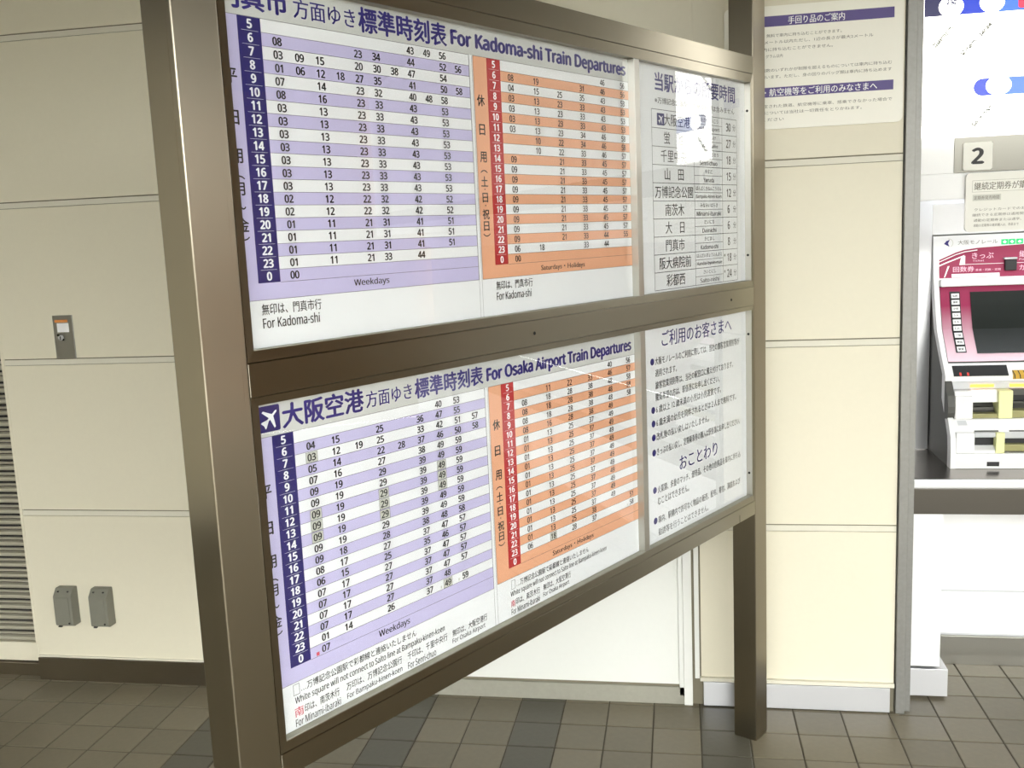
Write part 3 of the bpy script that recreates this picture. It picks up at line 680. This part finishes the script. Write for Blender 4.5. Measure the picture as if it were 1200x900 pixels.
# ================================================================ TICKET MACHINE
PZ = [.60, .73, .79, .83, .88, .94, 1.02, 1.08, 1.158, 1.24, 1.345, 1.47, 1.6]
PY = [3.215, 3.215, 3.215, 3.22, 3.254, 3.30, 3.30, 3.355, 3.419, 3.449, 3.48, 3.492, 3.498]
def prof(z):
    for i in range(len(PZ) - 1):
        if z <= PZ[i + 1]:
            t = (z - PZ[i]) / (PZ[i + 1] - PZ[i]); return PY[i] + t * (PY[i + 1] - PY[i])
    return PY[-1]
X0, X1 = .852, 1.335
tm_ = empty('ticket_machine', (1.09, 3.38, .7285), label='white ticket vending machine with magenta panel and dark screen on the steel ledge', cat='ticket machine')
zs = [.7290, .76, .79, .81, .83, .855, .88, .91, .94, .98, 1.02, 1.05, 1.08, 1.12, 1.158, 1.2, 1.24, 1.30, 1.345, 1.40, 1.468]
def skin(x0, x1, z0, z1, off, m, name, thick=.004, parent=tm_):
    """a panel that follows the leaning front of the machine"""
    zz = [z0] + [z for z in zs if z0 < z < z1] + [z1]
    b = MB(); pr = [(prof(z) - off, z) for z in zz] + [(prof(z) - off + thick, z) for z in reversed(zz)]
    b.prism(pr, x0, x1); o = rel(b.build(name, m, parent, fix=True)); return o
def deco(name, m, shapes, off, parent=tm_):
    """flat print laid on the leaning front: shapes are lists of (x, z)"""
    b = MB()
    for s_ in shapes: b.quad([(p[0], prof(p[1]) - off, p[1]) for p in s_])
    return rel(b.build(name, m, parent))
def deco_text(name, m, items, off):
    b = MB()
    for (s_, x0, x1, z0, z1, bo) in items:
        t = MB(); text_fit(t, s_, x0, x1, z0, z1, 0, bold=bo); t.v = [(v[0], prof(v[2]) - off + v[1], v[2]) for v in t.v]
        b.add(t.v, t.f)
    return rel(b.build(name, m, tm_))
# carcase: set back in the lower half so the trays are real recesses
pr = [(prof(z) + (.035 if z < 1.0 else .006), z) for z in zs]
b = MB(); b.prism(pr + [(3.546, 1.468), (3.546, .7290)], X0 + .002, X1); rel(b.build('carcase', 'mgrey', tm_, fix=True))
b = MB(); b.prism([(prof(z), z) for z in zs] + [(prof(z) + .040, z) for z in reversed(zs)], X0, X0 + .016); rel(b.build('side_rim', 'mwhite', tm_, fix=True))
skin(X0 + .016, X1, 1.303, 1.468, .000, 'mwhite', 'header_board', .006)
# magenta header print with its swept white lines
arc = [(.870, 1.388), (.895, 1.399), (.923, 1.411), (.950, 1.419), (.991, 1.424), (1.045, 1.4265), (1.14, 1.431), (1.325, 1.433)]
for k in range(len(arc) - 1): pass
def ribbon(lower, upper):
    return [[lower[i], lower[i + 1], upper[i + 1], upper[i]] for i in range(len(lower) - 1)]
mid = [(p[0], 1.372) for p in arc]; bot = [(p[0], 1.3265) for p in arc]; m2 = [(p[0], 1.345) for p in arc]
deco('magenta_print', 'magenta', ribbon(mid, arc) + ribbon(m2, mid) + ribbon(bot, m2), .0010)
deco('swept_lines', 'mwhite', ribbon([(p[0], p[1] - .0085) for p in arc[:5]], [(p[0], p[1] - .0055) for p in arc[:5]]) + ribbon([(p[0], 1.366 + i * .0105) for i, p in enumerate(arc[:4])], [(p[0], 1.3705 + i * .0105) for i, p in enumerate(arc[:4])])
     + [[(.949, 1.3695), (1.074, 1.3695), (1.074, 1.371), (.949, 1.371)], [(1.112, 1.3695), (1.325, 1.3695), (1.325, 1.371), (1.112, 1.371)], [(.884, 1.329), (.888, 1.329), (.903, 1.367), (.897, 1.366)]], .0016)
deco('ticket_slip_print', 'mwhite', [[(.934, 1.369), (.952, 1.369), (.953, 1.399), (.940, 1.398)]], .0018)
deco('white_label', 'mwhite', [[(.909, 1.3275), (1.060, 1.3275), (1.060, 1.3395), (.909, 1.3395)]], .0020)
deco_text('label_print', 'greytext', [('おつりのお取り忘れにご注意', .962, 1.035, 1.3310, 1.3360, 0)], .0024)
deco_text('pink_lettering', 'pinktext', [('きっぷ', .974, 1.042, 1.3880, 1.4080, .01), ('Ticket', .976, 1.012, 1.3785, 1.3845, 0), ('回数券', .914, .981, 1.3455, 1.3635, .01), ('普通・回数・定期', .985, 1.064, 1.3470, 1.3545, 0), ('継続', 1.122, 1.17, 1.388, 1.410, .01), ('カード', 1.122, 1.18, 1.345, 1.363, .01), ('Pass', 1.122, 1.15, 1.3785, 1.3845, 0)], .0018)
deco_text('operator_lettering', 'greytext', [('大阪モノレール', .930, 1.055, 1.4365, 1.4510, -.006)], .0010)
cx, cz, r = .9000, 1.4435, .0150
ring = [[(cx + r * math.cos(a), cz + r * math.sin(a)), (cx + r * math.cos(a2), cz + r * math.sin(a2)), (cx + r * .87 * math.cos(a2), cz + r * .87 * math.sin(a2)), (cx + r * .87 * math.cos(a), cz + r * .87 * math.sin(a))] for a, a2 in ((math.radians(t_), math.radians(t_ + 12)) for t_ in range(-60, 96, 12))]
deco('emblem_ring', 'box_ink', ring, .0010)
deco('emblem_swoosh', 'lit_blue' if False else 'ink', [[(.8855, 1.441), (.903, 1.431), (.8985, 1.4425), (.9040, 1.4550), (.8930, 1.4500)]], .0012)
for x in (1.066, 1.0885, 1.1125):
    deco('green_lit_icon', 'greenlit', [[(x, 1.4320), (x + .0215, 1.4325), (x + .0215, 1.4495), (x, 1.4490)]], .0012)
deco('white_arrow_icons', 'whitelit', [[(x + .005, 1.4405), (x + .011, 1.4360), (x + .0165, 1.4405), (x + .011, 1.4450)] for x in (1.066, 1.0885, 1.1125)], .0016)
b = MB(); b.box(1.075, 1.111, prof(1.36) - .014, prof(1.36) + .004, 1.346, 1.381, bev=.002); rel(b.build('sensor_window', 'mblack', tm_, fix=True))
b = MB(); b.box(1.072, 1.113, prof(1.36) - .010, prof(1.36) + .004, 1.383, 1.389, bev=.001); rel(b.build('sensor_hood', 'mlight', tm_, fix=True))
# white sill between header and screen
b = MB(); b.box(X0 + .016, X1, prof(1.31) - .022, prof(1.31) + .004, 1.2985, 1.3225, bev=.005); rel(b.build('sill_bar', 'mwhite', tm_, fix=True))
# screen panel
skin(X0 + .018, X1, 1.0600, 1.2970, .0000, 'maggrad', 'screen_surround')
skin(.9640, X1 - .03, 1.0840, 1.2790, .0035, 'screen', 'touch_screen', .006)
skin(.8995, .9315, 1.0870, 1.2815, .0030, 'mblack', 'button_strip', .004)
for k in range(9):
    z0 = 1.0905 + k * .0212; x = .9035
    o = skin(x, x + .0245, z0, z0 + .0150, .0060, 'mwhite', 'button', .004)
b = MB()
for k in range(9):
    z0 = 1.0955 + k * .0212
    t = MB(); text_fit(t, ['取消', '呼出', '一括', '１人', '２人', '３人', '小児', '領収', '払戻'][k], .9070, .9230, z0 - .001, z0 + .0065, 0, bold=.03)
    b.add([(v[0], prof(v[2]) - .0064 + v[1], v[2]) for v in t.v], t.f)
rel(b.build('button_lettering', 'black', tm_))
skin(X0 + .016, X1, 1.0555, 1.0590, -.0010, 'mgrey', 'seam_line', .003)
# middle white face with the black indicator strip
skin(X0 + .016, X1, 1.0000, 1.0550, .0000, 'mwhite', 'upper_face', .05)
skin(.8775, 1.0440, 1.0170, 1.0485, .0020, 'mblack', 'indicator_strip', .004)
for x in (.8955, .9185): deco('red_indicator', 'redlamp', [[(x, 1.0195), (x + .006, 1.0195), (x + .006, 1.0285), (x, 1.0285)]], .0034)
skin(1.057, 1.110, 1.0060, 1.0330, .0020, 'gold', 'gold_coin_slot', .004)
for x in (1.062, 1.078, 1.094): deco('gold_slot_bar', 'mblack', [[(x, 1.0070), (x + .003, 1.0070), (x + .001, 1.0200), (x - .002, 1.0200)], [(x - .002, 1.0200), (x + .001, 1.0200), (x - .003, 1.0325), (x - .006, 1.0325)]], .0034)
# lamps strip, left knob, tray rows
YF2 = lambda z: prof(z)
b = MB(); b.box(X0 + .016, X1, 3.300, 3.345, .9745, .9995, bev=.002); rel(b.build('lamp_ledge', 'mlight', tm_, fix=True))
for x0, x1 in ((.929, 1.000), (1.048, 1.120)):
    b = MB(); b.box(x0, x1, 3.2965, 3.304, .9805, .9900, bev=.001); rel(b.build('guide_lamp', 'lamp', tm_, fix=True))
b = MB(); b.prism([(3.300, 1.002), (3.286, .990), (3.262, .960), (3.252, .925), (3.252, .905), (3.262, .885), (3.300, .878)], X0 - .0015, X0 + .020); rel(b.build('side_boss', 'mgrey', tm_, fix=True))
b = MB(); b.box(.872, .926, 3.252, 3.34, .884, .958, bev=.004); b.box(.872, .926, 3.262, 3.34, .958, .9735, bev=.003); rel(b.build('bill_mouth_block', 'mwhite', tm_, fix=True))
b = MB(); b.prism([(3.335, .9745), (3.284, .9740), (3.276, .935), (3.335, .935)], .9265, 1.0060); rel(b.build('tray_hood', 'mwhite', tm_, fix=True))
b = MB(); b.box(.9265, 1.0060, 3.325, 3.335, .886, .936); rel(b.build('tray_back', 'mblack', tm_, fix=True))
b = MB(); b.box(.9265, 1.0060, 3.268, 3.325, .884, .898, bev=.002); rel(b.build('coin_tray', 'olive', tm_, fix=True))
b = MB(); b.box(.9350, .9980, 3.290, 3.322, .906, .916, bev=.001); rel(b.build('tray_flap', 'mgrey', tm_, fix=True))
b = MB(); b.box(1.0062, 1.0480, 3.262, 3.34, .884, .974, bev=.003); rel(b.build('pale_yellow_divider', 'yellow', tm_, fix=True))
b = MB(); b.box(1.0480, X1, 3.325, 3.335, .884, .975); rel(b.build('tray_back', 'mblack', tm_, fix=True))
b = MB(); b.box(1.0480, X1, 3.270, 3.325, .884, .908, bev=.002); rel(b.build('coin_tray', 'olive', tm_, fix=True))
b = MB(); b.box(1.0480, X1, 3.298, 3.326, .926, .932, bev=.001); b.box(1.0480, X1, 3.290, 3.330, .955, .975); rel(b.build('tray_flap', 'mgrey', tm_, fix=True))
skin(X0 + .016, X1, .8460, .8835, .0000, 'mwhite', 'middle_shelf', .06)
deco('shelf_recess', 'mlight', [[(.880, .8660), (.908, .8660), (.905, .8800), (.878, .8800)]], .0012)
for x0, x1 in ((.926, .998), (1.030, 1.12)):
    o = skin(x0, x1, .8470, .8510, .0015, 'mgrey', 'receipt_slot', .004)
b = MB(); b.box(.870, .9255, 3.222, 3.28, .7790, .8455, bev=.003); rel(b.build('lower_block', 'mwhite', tm_, fix=True))
b = MB(); b.box(.9260, .9880, 3.223, 3.28, .8300, .8455, bev=.002); rel(b.build('tray_hood', 'mlight', tm_, fix=True))
b = MB(); b.box(.9260, .9880, 3.245, 3.28, .8000, .8300); rel(b.build('tray_back', 'mblack', tm_, fix=True))
b = MB(); b.prism([(3.223, .779), (3.223, .788), (3.245, .8005), (3.28, .8005), (3.28, .779)], .9260, .9880); rel(b.build('tray_lip', 'mwhite', tm_, fix=True))
b = MB(); b.box(.9882, 1.0140, 3.218, 3.28, .7790, .8455, bev=.002); rel(b.build('pale_yellow_divider', 'yellow', tm_, fix=True))
b = MB(); b.box(1.0142, X1, 3.235, 3.28, .8240, .8455, bev=.002); rel(b.build('tray_hood', 'mlight', tm_, fix=True))
b = MB(); b.box(1.0142, X1, 3.250, 3.28, .8060, .8240); rel(b.build('tray_back', 'mblack', tm_, fix=True))
b = MB(); b.box(1.0142, X1, 3.228, 3.28, .7840, .8060, bev=.002); rel(b.build('coin_tray', 'olive', tm_, fix=True))
b = MB(); b.box(X0 + .016, X1, 3.217, 3.285, .7288, .7785, bev=.002); rel(b.build('plinth', 'mwhite', tm_, fix=True))
b = MB(); b.box(.9620, .9990, 3.2155, 3.219, .7375, .7520, bev=.001); rel(b.build('card_port', 'mblack', tm_, fix=True))
